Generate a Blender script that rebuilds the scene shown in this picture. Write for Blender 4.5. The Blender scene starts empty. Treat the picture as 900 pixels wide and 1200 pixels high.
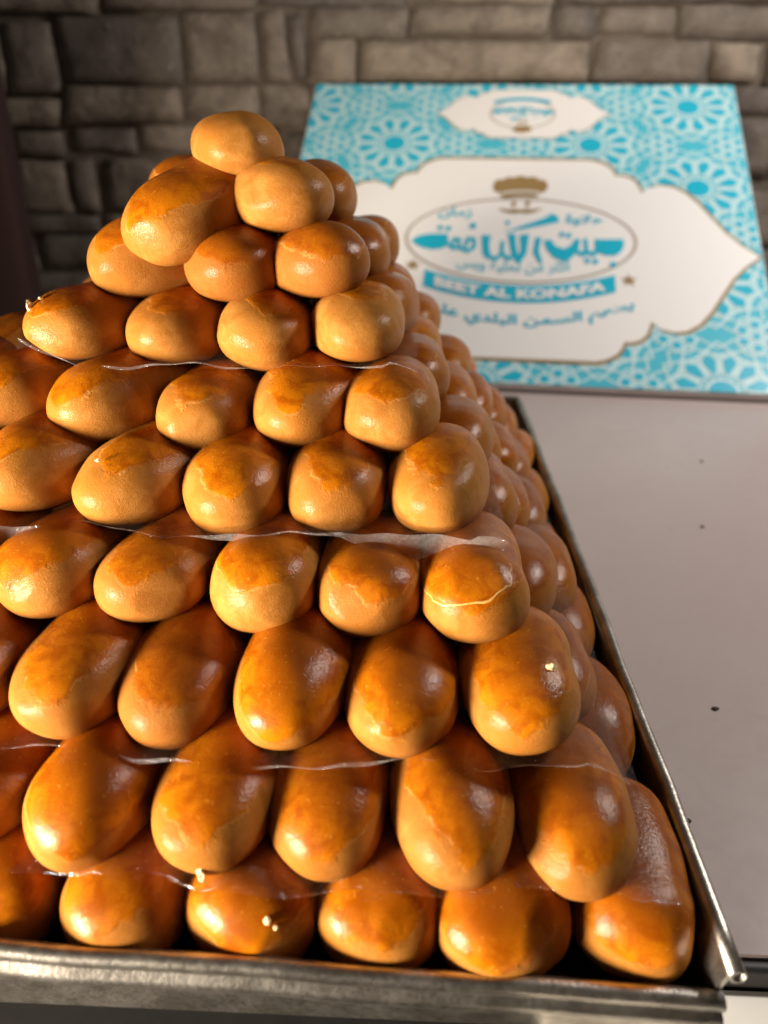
import bpy, bmesh, math, random
import numpy as np
from mathutils import Vector, Matrix

S = 0.04            # one pastry width in metres
TZ = 6.4            # eye height above the table top, in pastry widths
random.seed(7)

def W(x, y, z):
    """survey coordinates (pastry widths, eye at the origin) -> metres, table top at z = 0"""
    return Vector((x * S, y * S, (z + TZ) * S))

sc = bpy.context.scene
COL = sc.collection

# ------------------------------------------------------------------ camera
R_ = Vector((0.9992, 0.0394, 0.0082)); U_ = Vector((-0.0248, 0.4421, 0.8966)); F_ = Vector((-0.0317, 0.8961, -0.4427))
cam = bpy.data.cameras.new('camera'); co = bpy.data.objects.new('camera', cam); COL.objects.link(co)
m = Matrix((R_, U_, -F_)).transposed().to_4x4(); m.translation = W(0, 0, 0); co.matrix_world = m
cam.sensor_fit = 'VERTICAL'; cam.sensor_height = 36.0; cam.lens = 899.2 / 1200 * 36
cam.clip_start = 0.01; cam.clip_end = 50
cam.dof.use_dof = True; cam.dof.focus_distance = 7.6 * S; cam.dof.aperture_fstop = 7.0
sc.camera = co

# ------------------------------------------------------------------ light
wd = bpy.data.worlds.new('World'); sc.world = wd; wd.use_nodes = True
wd.node_tree.nodes['Background'].inputs[0].default_value = (1.0, 0.86, 0.74, 1)
wd.node_tree.nodes['Background'].inputs[1].default_value = 0.04

def area(name, loc, target, sx, sy, power, color, spread=180):
    l = bpy.data.lights.new(name, 'AREA'); l.shape = 'RECTANGLE'; l.size = sx * S; l.size_y = sy * S
    l.energy = power; l.color = color; l.spread = math.radians(spread)
    o = bpy.data.objects.new(name, l); COL.objects.link(o); o.location = W(*loc)
    o.rotation_euler = (W(*target) - W(*loc)).to_track_quat('-Z', 'Y').to_euler()
    return o
area('doorway_light', (-16, -5, -4.4), (-.5, 7.5, -3.8), 6.0, 5.5, 9.4, (1.0, 0.86, 0.69), 95)
area('window_light', (21, 18, 13.5), (3, 17, -5), 4.0, 4.0, 9.8, (1.0, 0.93, 0.86))

sc.view_settings.view_transform = 'Standard'
try: sc.view_settings.look = 'None'
except Exception: pass
sc.view_settings.exposure = 0.0; sc.view_settings.gamma = 1.0
sc.view_settings.use_curve_mapping = False

# ------------------------------------------------------------------ helpers
def tag(o, label=None, cat=None, group=None, kind=None):
    if label: o['label'] = label
    if cat: o['category'] = cat
    if group: o['group'] = group
    if kind: o['kind'] = kind
    return o

def obj(name, me, mat=None, parent=None, loc=None):
    o = bpy.data.objects.new(name, me); COL.objects.link(o)
    if mat and me is not None and len(me.materials) == 0: me.materials.append(mat)
    if parent: o.parent = parent
    if loc is not None: o.location = loc
    return o

def mesh(name, verts, faces, smooth=False):
    me = bpy.data.meshes.new(name); me.from_pydata([tuple(v) for v in verts], [], faces); me.update()
    if smooth: me.polygons.foreach_set('use_smooth', [True] * len(me.polygons))
    return me

def box_mesh(name, a, b, bevel=0.0, seg=2):
    """axis aligned box between two points given in metres"""
    bm = bmesh.new(); bmesh.ops.create_cube(bm, size=1)
    a, b = Vector(a), Vector(b); c = (a + b) / 2; d = b - a
    for v in bm.verts: v.co = Vector((v.co.x * d.x, v.co.y * d.y, v.co.z * d.z)) + c
    if bevel: bmesh.ops.bevel(bm, geom=bm.edges[:], offset=bevel, segments=seg, affect='EDGES', profile=0.6)
    me = bpy.data.meshes.new(name); bm.to_mesh(me); bm.free()
    if bevel: me.polygons.foreach_set('use_smooth', [True] * len(me.polygons))
    return me

def sweep(name, path, prof_pts, closed=False):
    """sweep list of cross-sections: path is list of rings already placed"""
    n = len(path[0]); vs = [p for ring in path for p in ring]; fs = []
    for i in range(len(path) - 1):
        for j in range(n if closed else n - 1):
            a = i * n + j; b = i * n + (j + 1) % n
            fs.append((a, b, b + n, a + n))
    return mesh(name, vs, fs, True)

class NT:
    def __init__(self, name):
        self.mat = bpy.data.materials.new(name); self.mat.use_nodes = True
        self.t = self.mat.node_tree; self.n = self.t.nodes; self.l = self.t.links
        self.b = self.n['Principled BSDF']; self.out = self.n['Material Output']
    def new(self, typ, **kw):
        nd = self.n.new(typ)
        for k, v in kw.items(): setattr(nd, k, v)
        return nd
    def link(self, a, b): self.l.new(a, b)
    def set(self, sock, v):
        if hasattr(v, 'is_output'): self.link(v, sock)
        else: sock.default_value = v
    def noise(self, vec, scale, detail=3, rough=0.55, dist=0.0):
        nd = self.new('ShaderNodeTexNoise'); self.set(nd.inputs['Vector'], vec)
        nd.inputs['Scale'].default_value = scale; nd.inputs['Detail'].default_value = detail
        nd.inputs['Roughness'].default_value = rough; nd.inputs['Distortion'].default_value = dist
        return nd.outputs['Fac']
    def math(self, op, a, b=0.0, clamp=False):
        nd = self.new('ShaderNodeMath', operation=op, use_clamp=clamp)
        self.set(nd.inputs[0], a); self.set(nd.inputs[1], b); return nd.outputs[0]
    def step(self, v, lo, hi, smooth=True):
        nd = self.new('ShaderNodeMapRange'); nd.interpolation_type = 'SMOOTHSTEP' if smooth else 'LINEAR'
        self.set(nd.inputs['Value'], v); self.set(nd.inputs['From Min'], lo); self.set(nd.inputs['From Max'], hi)
        return nd.outputs['Result']
    def mix(self, f, a, b):
        nd = self.new('ShaderNodeMix', data_type='RGBA')
        self.set(nd.inputs[0], f)
        for s, v in ((nd.inputs[6], a), (nd.inputs[7], b)):
            self.set(s, v if hasattr(v, 'is_output') else (*v, 1)[:4])
        return nd.outputs[2]
    def bump(self, h, strength, dist, normal=None):
        nd = self.new('ShaderNodeBump'); self.set(nd.inputs['Height'], h)
        nd.inputs['Strength'].default_value = strength; nd.inputs['Distance'].default_value = dist
        if normal is not None: self.link(normal, nd.inputs['Normal'])
        return nd.outputs['Normal']
    def coords(self, kind='Object', scale=1 / S):
        tc = self.new('ShaderNodeTexCoord'); mp = self.new('ShaderNodeMapping')
        mp.inputs['Scale'].default_value = (scale,) * 3
        self.link(tc.outputs[kind], mp.inputs['Vector']); return mp.outputs['Vector']
    def attr(self, name):
        nd = self.new('ShaderNodeAttribute', attribute_type='OBJECT', attribute_name=name); return nd.outputs['Fac']

def plain(name, col, rough=0.5, metal=0.0, var=0.0, scale=8.0, bump=0.0, spec=0.5):
    k = NT(name); k.b.inputs['Roughness'].default_value = rough; k.b.inputs['Metallic'].default_value = metal
    k.b.inputs['Specular IOR Level'].default_value = spec
    if var or bump:
        v = k.coords(); n = k.noise(v, scale, 4)
        k.link(k.mix(n, [c * (1 - var) for c in col], [min(1, c * (1 + var)) for c in col]), k.b.inputs['Base Color'])
        if bump: k.link(k.bump(n, bump, 0.02 * S), k.b.inputs['Normal'])
    else: k.b.inputs['Base Color'].default_value = (*col, 1)
    return k.mat

# ------------------------------------------------------------------ materials
def pastry_material():
    k = NT('baked_pastry'); v = k.coords()
    seed = k.attr('seed'); bake_shade = k.attr('bake_shade'); glz = k.attr('glaze'); lean = k.attr('lean')
    cb = k.new('ShaderNodeCombineXYZ'); k.link(seed, cb.inputs[0]); k.link(k.math('MULTIPLY', seed, 1.7), cb.inputs[1])
    va = k.new('ShaderNodeVectorMath', operation='ADD'); k.link(v, va.inputs[0]); k.link(cb.outputs[0], va.inputs[1]); vs = va.outputs[0]
    sp = k.new('ShaderNodeSeparateXYZ'); k.link(v, sp.inputs[0])
    x, y, z = sp.outputs
    n1 = k.noise(vs, 1.9, 2); n2 = k.noise(vs, 5.5, 3, 0.6, 0.6); n3 = k.noise(vs, 26, 3, 0.6); n4 = k.noise(vs, 66, 4, 0.75)
    dx = k.math('SUBTRACT', x, lean)
    h = k.math('SUBTRACT', z, k.math('MULTIPLY', k.math('ABSOLUTE', dx), 0.36))
    h = k.math('ADD', h, k.math('MULTIPLY', k.math('SUBTRACT', n1, 0.5), 0.34))
    h = k.math('ADD', h, k.math('MULTIPLY', k.math('SUBTRACT', n2, 0.5), 0.16))
    h = k.math('ADD', h, k.math('MULTIPLY', k.math('SUBTRACT', n3, 0.5), 0.05))
    e = k.math('SUBTRACT', h, glz)
    mask = k.step(e, -0.03, 0.038)
    halo = k.step(e, -0.30, 0.02)
    # dough
    dough = k.mix(k.step(n2, 0.3, 0.72), (0.335, 0.132, 0.022), (0.45, 0.205, 0.048))
    dough = k.mix(k.step(n1, 0.4, 0.75), dough, (0.37, 0.138, 0.021))
    dough = k.mix(k.math('MULTIPLY', halo, 0.35), dough, (0.43, 0.145, 0.013))
    speck = k.step(n4, 0.60, 0.72)
    dough = k.mix(k.math('MULTIPLY', speck, 0.20), dough, (0.74, 0.50, 0.24))
    dough = k.mix(bake_shade, dough, (0.24, 0.075, 0.014))
    # egg glaze
    gl = k.mix(k.step(n2, 0.32, 0.68), (0.31, 0.072, 0.001), (0.52, 0.160, 0.003))
    gl = k.mix(k.step(e, 0.05, 0.45), gl, (0.27, 0.065, 0.003))
    gl = k.mix(k.math('MULTIPLY', k.step(n3, 0.62, 0.74), 0.45), gl, (0.74, 0.36, 0.05))
    gl = k.mix(bake_shade, gl, (0.20, 0.048, 0.005))
    c = k.mix(mask, dough, gl)
    # thin pale broken rim where the glaze ends
    band = k.math('MULTIPLY', k.step(k.math('ABSOLUTE', e), 0.022, 0.004), k.step(k.noise(vs, 3.1, 2), 0.50, 0.62))
    c = k.mix(k.math('MULTIPLY', band, 0.36), c, (0.62, 0.32, 0.09))
    k.link(c, k.b.inputs['Base Color'])
    rg = k.math('ADD', k.math('MULTIPLY', mask, -0.12), k.math('ADD', 0.25, k.math('MULTIPLY', n3, 0.2)))
    k.link(k.math('SUBTRACT', rg, k.math('MULTIPLY', speck, 0.10)), k.b.inputs['Roughness'])
    k.b.inputs['Specular IOR Level'].default_value = 0.03
    k.b.inputs['Subsurface Weight'].default_value = 0.15
    k.b.inputs['Subsurface Radius'].default_value = (1.0, 0.38, 0.10); k.b.inputs['Subsurface Scale'].default_value = 0.10 * S
    k.link(k.math('ADD', 0.16, k.math('MULTIPLY', mask, 0.26)), k.b.inputs['Coat Weight']); k.link(k.math('ADD', 0.08, k.math('MULTIPLY', n3, 0.18)), k.b.inputs['Coat Roughness'])
    k.link(k.bump(k.math('ADD', n3, k.math('MULTIPLY', n4, 0.32)), 0.36, 0.016 * S), k.b.inputs['Coat Normal'])
    vor = k.new('ShaderNodeTexVoronoi', feature='DISTANCE_TO_EDGE'); vor.inputs['Scale'].default_value = 13
    vw = k.new('ShaderNodeVectorMath', operation='ADD'); k.link(vs, vw.inputs[0])
    nz = k.new('ShaderNodeTexNoise'); k.link(vs, nz.inputs['Vector']); nz.inputs['Scale'].default_value = 9
    sc2 = k.new('ShaderNodeVectorMath', operation='SCALE'); k.link(nz.outputs['Color'], sc2.inputs[0]); sc2.inputs['Scale'].default_value = 0.12
    k.link(sc2.outputs[0], vw.inputs[1]); k.link(vw.outputs[0], vor.inputs['Vector'])
    crease = k.step(vor.outputs['Distance'], 0.0, 0.16)
    unm = k.math('SUBTRACT', 1.0, k.math('MULTIPLY', mask, 0.55))
    hh = k.math('ADD', k.math('MULTIPLY', k.math('MULTIPLY', crease, unm), 0.0), k.math('MULTIPLY', k.math('MULTIPLY', n3, unm), 0.34))
    hh = k.math('ADD', hh, k.math('MULTIPLY', n4, 0.62))
    hh = k.math('ADD', hh, k.math('MULTIPLY', mask, 0.8))
    hh = k.math('ADD', hh, k.math('MULTIPLY', band, 0.25))
    k.link(k.bump(hh, 0.5, 0.024 * S), k.b.inputs['Normal'])
    return k.mat
M_pastry = pastry_material()

def film_material(nm, haze):
    k = NT(nm); v = k.coords('Object')
    n = k.noise(v, 5, 4, 0.6, 1.2); n2 = k.noise(v, 17, 3, 0.6, 1.5)
    bp = k.bump(k.math('ADD', n, k.math('MULTIPLY', n2, 0.5)), 0.9, 0.09 * S)
    tr = k.new('ShaderNodeBsdfTransparent'); tr.inputs[0].default_value = (0.97, 0.96, 0.95, 1)
    gs = k.new('ShaderNodeBsdfGlossy'); gs.inputs['Roughness'].default_value = 0.10; gs.inputs['Color'].default_value = (1, 1, 1, 1); k.link(bp, gs.inputs['Normal'])
    df = k.new('ShaderNodeBsdfDiffuse'); df.inputs['Color'].default_value = (0.85, 0.82, 0.80, 1)
    tl = k.new('ShaderNodeBsdfTranslucent'); tl.inputs['Color'].default_value = (0.85, 0.82, 0.80, 1)
    a1 = k.new('ShaderNodeMixShader'); a1.inputs[0].default_value = 0.5; k.link(df.outputs[0], a1.inputs[1]); k.link(tl.outputs[0], a1.inputs[2])
    fr = k.new('ShaderNodeFresnel'); fr.inputs['IOR'].default_value = 1.5; k.link(bp, fr.inputs['Normal'])
    a2 = k.new('ShaderNodeMixShader'); k.link(k.math('MULTIPLY', n2, haze), a2.inputs[0]); k.link(tr.outputs[0], a2.inputs[1]); k.link(a1.outputs[0], a2.inputs[2])
    a3 = k.new('ShaderNodeMixShader'); k.link(k.math('MULTIPLY', fr.outputs[0], 0.2, True), a3.inputs[0]); k.link(a2.outputs[0], a3.inputs[1]); k.link(gs.outputs[0], a3.inputs[2])
    k.link(a3.outputs[0], k.out.inputs['Surface']); return k.mat
M_film = film_material('clear_film', 0.03); M_hem = film_material('hazy_film', 0.42)

def metal_material():
    k = NT('worn_tin'); v = k.coords('Object')
    n = k.noise(v, 3.0, 5, 0.65); n2 = k.noise(v, 24, 4, 0.7)
    c = k.mix(k.step(n, 0.35, 0.7), (0.33, 0.305, 0.27), (0.56, 0.53, 0.48))
    c = k.mix(k.math('MULTIPLY', k.step(n2, 0.55, 0.7), 0.4), c, (0.20, 0.16, 0.11))
    k.link(c, k.b.inputs['Base Color']); k.b.inputs['Metallic'].default_value = 1.0
    k.link(k.math('ADD', 0.27, k.math('MULTIPLY', n2, 0.22)), k.b.inputs['Roughness'])
    k.link(k.bump(k.math('ADD', n, k.math('MULTIPLY', n2, 0.35)), 0.22, 0.03 * S), k.b.inputs['Normal']); return k.mat
M_metal = metal_material()

def table_material():
    k = NT('white_laminate'); v = k.coords('Object')
    n = k.noise(v, 0.35, 4, 0.6); n2 = k.noise(v, 9, 4, 0.7)
    c = k.mix(n, (0.47, 0.39, 0.375), (0.55, 0.465, 0.45))
    n3 = k.noise(v, 1.6, 5, 0.62, 1.5)
    c = k.mix(k.math('MULTIPLY', k.step(n2, 0.60, 0.75), 0.22), c, (0.27, 0.215, 0.20))
    c = k.mix(k.math('MULTIPLY', k.step(n3, 0.58, 0.72), 0.16), c, (0.30, 0.235, 0.22))
    k.link(c, k.b.inputs['Base Color']); k.link(k.math('ADD', 0.20, k.math('MULTIPLY', n3, 0.26)), k.b.inputs['Roughness'])
    k.link(k.bump(n2, 0.04, 0.02 * S), k.b.inputs['Normal']); return k.mat
M_table = table_material()

def stone_material():
    k = NT('cultured_stone'); v = k.coords('Object')
    oi = k.new('ShaderNodeObjectInfo')
    va = k.new('ShaderNodeVectorMath', operation='ADD'); k.link(v, va.inputs[0])
    cb = k.new('ShaderNodeCombineXYZ'); k.link(k.math('MULTIPLY', oi.outputs['Random'], 40), cb.inputs[0]); k.link(k.math('MULTIPLY', oi.outputs['Random'], 17), cb.inputs[2]); k.link(cb.outputs[0], va.inputs[1]); vs = va.outputs[0]
    n = k.noise(vs, 0.9, 5, 0.6, 0.5); n2 = k.noise(vs, 3.6, 5, 0.65, 0.8)
    c = k.mix(k.step(n, 0.3, 0.7), (0.165, 0.128, 0.096), (0.32, 0.262, 0.205))
    c = k.mix(k.math('MULTIPLY', k.step(oi.outputs['Random'], 0.2, 0.9), 0.75), c, (0.105, 0.088, 0.076))
    c = k.mix(k.math('MULTIPLY', k.step(n2, 0.58, 0.72), 0.45), c, (0.40, 0.345, 0.285))
    c = k.mix(k.math('MULTIPLY', k.step(n2, 0.42, 0.30), 0.5), c, (0.06, 0.05, 0.043))
    k.link(c, k.b.inputs['Base Color']); k.b.inputs['Roughness'].default_value = 0.62
    k.link(k.bump(k.math('ADD', n, k.math('MULTIPLY', n2, 0.7)), 0.6, 0.25 * S), k.b.inputs['Normal']); return k.mat
M_stone = stone_material()
M_mortar = plain('dark_mortar', (0.13, 0.104, 0.08), 0.9, 0, 0.3, 3, 0.4)
M_ledge = plain('dark_ledge', (0.06, 0.048, 0.04), 0.7, 0, 0.3, 2, 0.3)
M_maroon = plain('maroon_paint', (0.020, 0.004, 0.003), 0.85, 0, 0.25, 2)
M_card = plain('white_card', (0.80, 0.765, 0.74), 0.5)
M_print_pale = plain('print_pale_cyan', (0.62, 0.86, 0.89), 0.33)
M_print_mid = plain('print_mid_cyan', (0.08, 0.55, 0.71), 0.33)
M_print_cyan = plain('print_cyan', (0.016, 0.50, 0.70), 0.33)
M_print_white = plain('print_white', (0.95, 0.93, 0.91), 0.33)
M_print_gold = plain('print_gold', (0.36, 0.235, 0.095), 0.35)
M_print_taupe = plain('print_taupe', (0.44, 0.36, 0.29), 0.35)
M_paper = plain('white_board', (0.84, 0.82, 0.77), 0.5, 0, 0.05, 1.5)
M_dark = plain('dark_edge', (0.03, 0.028, 0.028), 0.5, 0, 0.3, 6)
M_crumb = plain('pale_crumb', (0.80, 0.60, 0.33), 0.95, 0, 0.2, 20, 0, 0.1)
M_crust = plain('flaked_glaze', (0.72, 0.38, 0.10), 0.4, 0, 0.25, 14)
M_speck = plain('burnt_speck', (0.06, 0.035, 0.02), 0.8)

# ------------------------------------------------------------------ tables
EDGE_Y = 4.42
t = obj('table', box_mesh('tabletop', W(-40, EDGE_Y, -7.3), W(40, 32.9, -6.4), 0.0), M_table)
tag(t, 'white laminate table carrying the pastry tray and the carton', 'table')
te = obj('edge_strip', box_mesh('edge_strip', W(-40, EDGE_Y - 0.13, -7.25), W(40, EDGE_Y - 0.003, -6.44), 0.002), M_dark, t)
pb = obj('board', box_mesh('board', W(1.2, 1.0, -6.75), W(9, EDGE_Y - 0.16, -6.62), 0.003), M_paper)
tag(pb, 'cream white board in front of the table edge, beside the tray front corner', 'board')
fl = obj('counter', box_mesh('counter', W(-30, -16, -7.6), W(30, EDGE_Y - 0.16, -6.76)), M_dark)
tag(fl, 'dark counter below the front of the tray', 'counter')

# ------------------------------------------------------------------ stone wall
wall = bpy.data.objects.new('stone_wall', None); COL.objects.link(wall); wall.location = W(0, 32.7, -6.4)
tag(wall, 'rough grey brown stone wall in uneven courses behind the table', 'wall')
def to_wall(me):
    me.transform(Matrix.Translation(-wall.location)); return me
obj('backing', to_wall(box_mesh('backing', W(-45, 32.56, -18), W(45, 34, 14))), M_mortar, wall)
STONES = [(-13.77, 1.03, -12.76, 2.96), (-12.69, 1.09, -11.09, 2.83), (-10.94, 1.31, -7.26, 3.1), (-7.15, 1.38, -4.83, 3.19), (-4.73, 1.41, -3.96, 3.24), (-3.88, 1.42, -3.38, 3.24), (-3.24, 1.35, -1.8, 2.44), (-13.44, 3.17, -9.56, 3.6), (-9.45, 3.25, -4.81, 3.65), (-4.7, 3.35, -0.43, 3.7), (-3.23, 2.51, -0.37, 3.33), (-0.33, 3.41, 3.88, 3.76), (-0.27, 2.54, 3.87, 3.35), (3.97, 2.6, 5.1, 3.37), (5.22, 2.63, 7.54, 3.38), (7.65, 2.56, 11.45, 3.39), (3.98, 3.45, 11.29, 3.77), (-1.7, 1.38, 5.01, 2.47), (5.24, 1.39, 8.55, 2.48), (8.65, 1.45, 10.13, 2.49), (10.21, 1.46, 11.71, 2.5), (-14.11, 0.14, -11.25, 0.95), (-11.11, 0.24, -7.31, 1.25), (-7.23, 0.27, -4.98, 1.31), (-4.88, 0.12, -3.36, 1.32), (-14.33, -0.74, -13.0, 0.04), (-12.92, -0.73, -11.24, 0.05), (-11.13, -0.66, -8.83, 0.12), (-8.72, -0.64, -6.77, 0.16), (-6.69, -0.64, -4.25, 0.18), (-4.15, -0.75, -3.38, 0.03), (-14.63, -2.42, -13.16, -0.84), (-13.08, -2.4, -11.3, -0.82), (-11.19, -2.39, -10.3, -0.81), (-10.1, -2.36, -7.18, -0.77), (-7.1, -2.33, -4.31, -0.74), (-14.91, -3.06, -13.23, -2.53), (-13.15, -3.03, -10.37, -2.5), (-10.25, -3.0, -7.19, -2.47), (-7.1, -2.96, -4.37, -2.43), (-15.13, -4.32, -12.79, -3.17), (-12.7, -4.28, -9.59, -3.13), (-9.47, -4.24, -6.42, -3.09), (-15.45, -5.71, -13.8, -4.44), (-13.71, -5.68, -10.96, -4.41), (-10.87, -5.62, -7.41, -4.36), (-15.73, -6.35, -12.67, -5.79), (-12.58, -6.35, -8.43, -5.73), (-3.25, 0.18, -0.27, 1.27), (-0.16, 0.21, 2.84, 1.29), (2.94, 0.26, 6.43, 1.33), (6.54, 0.26, 9.38, 1.33), (9.45, 0.56, 11.96, 1.39), (9.82, -1.1, 11.06, 0.46), (11.13, -1.08, 12.54, 0.47), (10.46, -3.21, 12.81, -1.48), (10.99, -4.27, 13.18, -3.31), (11.2, -6.18, 13.55, -4.36), (0.3, -1.4, 4.01, 0.12), (4.12, -1.37, 7.16, 0.15), (7.27, -1.34, 9.77, 0.17)]
rx = random.Random(8)                      # the courses hidden behind the pile and the carton
for (z0, z1, xa, xb) in [(-2.4, -1.5, .2, 9.7), (-3.2, -2.5, -4.25, 10.3), (-4.3, -3.3, -6.3, 10.8), (-5.15, -4.4, -7.3, 11), (-2.4, -1.5, -4.2, .1), (-1.4, -.05, -3.25, .2)]:
    x = xa
    while x < xb - .4:
        w = min(rx.uniform(1.4, 3.2), xb - x)
        if xb - x - w < .8: w = xb - x
        STONES.append((x, z0, x + w - .09, z1)); x += w
rs = random.Random(3); KW = 1.215
for st in STONES:
    x0, z0, x1, z1 = [q * KW for q in st]; z0 = max(z0, -6.35)
    if z1 < z0 + .2: continue
    proud = rs.uniform(32.2, 32.42); cj = [(rs.uniform(-.16, .16), rs.uniform(-.10, .10)) for _ in range(4)]; nx = max(3, int((x1 - x0) / 0.45)); nz = max(3, int((z1 - z0) / 0.35))
    vs, fs = [], []
    gw, gh = nx + 1, nz + 1
    for layer in (0, 1):
        for j in range(gh):
            for i in range(gw):
                fx, fz = i / nx, j / nz
                edge = i in (0, nx) or j in (0, nz)
                x = x0 + (x1 - x0) * fx + (rs.uniform(-.05, .05) if layer == 0 else 0)
                z = z0 + (z1 - z0) * fz + (rs.uniform(-.045, .045) if layer == 0 else 0)
                x += (cj[0][0] * (1 - fx) * (1 - fz) + cj[1][0] * fx * (1 - fz) + cj[2][0] * (1 - fx) * fz + cj[3][0] * fx * fz); z += (cj[0][1] * (1 - fx) * (1 - fz) + cj[1][1] * fx * (1 - fz) + cj[2][1] * (1 - fx) * fz + cj[3][1] * fx * fz)
                if layer == 0:
                    y = proud + (0.10 if edge else rs.uniform(-0.17, 0.15))
                    if edge:
                        x += (0.035 if i == 0 else -0.035 if i == nx else 0); z += (0.035 if j == 0 else -0.035 if j == nz else 0)
                    vs.append(W(x, y, z))
                elif edge: vs.append(W(x, 32.75, z))
    ids = {}; n = gw * gh
    for j in range(gh):
        for i in range(gw):
            if i in (0, nx) or j in (0, nz): ids[(i, j)] = n; n += 1
    F = lambda i, j: j * gw + i
    for j in range(nz):
        for i in range(nx): fs.append((F(i, j), F(i + 1, j), F(i + 1, j + 1), F(i, j + 1)))
    for i in range(nx):
        fs.append((F(i, 0), ids[(i, 0)], ids[(i + 1, 0)], F(i + 1, 0))); fs.append((F(i, nz), F(i + 1, nz), ids[(i + 1, nz)], ids[(i, nz)]))
    for j in range(nz):
        fs.append((F(0, j), F(0, j + 1), ids[(0, j + 1)], ids[(0, j)])); fs.append((F(nx, j), ids[(nx, j)], ids[(nx, j + 1)], F(nx, j + 1)))
    me = mesh('stone', [v - wall.location for v in vs], fs, True)
    c = Vector(((x0 + x1) / 2 * S, -0.45 * S, (z0 + z1) / 2 * S + TZ * S)); me.transform(Matrix.Translation(-c))
    obj('stone', me, M_stone, wall, c)

post = obj('post', box_mesh('post', W(-15.2, 23.6, -6.4), W(-11.75, 24.6, 6), 0.012, 3), M_maroon)
tag(post, 'dark maroon upright panel in shadow before the stone wall, beyond the pile', 'panel')

# ------------------------------------------------------------------ tray
TX0, TX1, TY0, TY1 = -7.05, 2.43, 3.58, 16.95; RZ = -5.42; BZ = -6.38
tray = bpy.data.objects.new('baking_tray', None); COL.objects.link(tray); tray.location = W((TX0 + TX1) / 2, (TY0 + TY1) / 2, -6.4)
tag(tray, 'large worn grey metal baking tray with rolled rim holding the pastry pile', 'tray')
def to_tray(me): me.transform(Matrix.Translation(-tray.location)); return me
FL = 0.14
obj('base', to_tray(box_mesh('base', W(TX0 + FL, TY0 + FL, BZ), W(TX1 - FL, TY1 - FL, BZ + 0.2), 0)), M_metal, tray)
def wall_strip(name, a_top, b_top, a_bot, b_bot, th):
    """slab between a top edge and a bottom edge with thickness vector th, gently uneven"""
    rings = []; N = 24
    for i in range(N + 1):
        f = i / N; tp = Vector(a_top).lerp(Vector(b_top), f); bt = Vector(a_bot).lerp(Vector(b_bot), f)
        wob = math.sin(f * 17 + a_top[0]) * 0.012 + math.sin(f * 41) * 0.006
        o = Vector(th).normalized() * wob; th_ = Vector(th)
        rings.append([W(*(tp + o)), W(*(tp.lerp(bt, .5) + o * 2)), W(*bt), W(*(bt + th_)), W(*(tp.lerp(bt, .5) + th_ + o * 2)), W(*(tp + th_ + o))])
    me = sweep(name, rings, None, True)
    bm = bmesh.new(); bm.from_mesh(me); bm.verts.ensure_lookup_table()
    bm.faces.new([bm.verts[i] for i in range(6)][::-1]); bm.faces.new([bm.verts[-6 + i] for i in range(6)])
    bmesh.ops.recalc_face_normals(bm, faces=bm.faces); bm.to_mesh(me); bm.free()
    me.polygons.foreach_set('use_smooth', [False] * len(me.polygons)); return me
obj('front_wall', to_tray(wall_strip('front_wall', (TX0, TY0, RZ), (TX1, TY0, RZ - .30), (TX0 + FL, TY0 + FL, BZ), (TX1 - FL, TY0 + FL, BZ), (0, .04, 0))), M_metal, tray)
obj('back_wall', to_tray(wall_strip('back_wall', (TX0, TY1, RZ), (TX1, TY1, RZ), (TX0 + FL, TY1 - FL, BZ), (TX1 - FL, TY1 - FL, BZ), (0, -.04, 0))), M_metal, tray)
obj('side_wall', to_tray(wall_strip('side_wall', (TX1, TY0, RZ), (TX1, TY1, RZ), (TX1 - FL, TY0 + FL, BZ), (TX1 - FL, TY1 - FL, BZ), (-.04, 0, 0))), M_metal, tray)
obj('side_wall', to_tray(wall_strip('side_wall', (TX0, TY0, RZ), (TX0, TY1, RZ), (TX0 + FL, TY0 + FL, BZ), (TX0 + FL, TY1 - FL, BZ), (.04, 0, 0))), M_metal, tray)
def tube(name, a, b, r, N=30, K=14, hollow=True):
    a, b = Vector(a), Vector(b); d = (b - a).normalized(); up = Vector((0, 0, 1)); s = d.cross(up).normalized()
    rings = []
    seq = [(a + (b - a) * i / N, r) for i in range(N + 1)]
    if hollow: seq = [(a + d * .25, r * .72), (a, r * .74)] + seq
    for i, (p, rr) in enumerate(seq):
        w = math.sin(i * .9 + a.x) * .008 + math.sin(i * 2.3) * .005
        rings.append([W(*(p + (s * math.cos(q) + up * math.sin(q)) * rr + s * w)) for q in [2 * math.pi * j / K for j in range(K)]])
    return sweep(name, rings, None, True)
RR = 0.066
obj('side_rim', to_tray(tube('side_rim', (TX1 + .03, TY0 - .02, RZ), (TX1 + .03, TY1, RZ), RR)), M_metal, tray)
obj('side_rim', to_tray(tube('side_rim', (TX0 - .03, TY0 - .02, RZ), (TX0 - .03, TY1, RZ), RR)), M_metal, tray)
obj('back_rim', to_tray(tube('back_rim', (TX0, TY1 + .03, RZ), (TX1, TY1 + .03, RZ), RR, hollow=False)), M_metal, tray)
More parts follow.
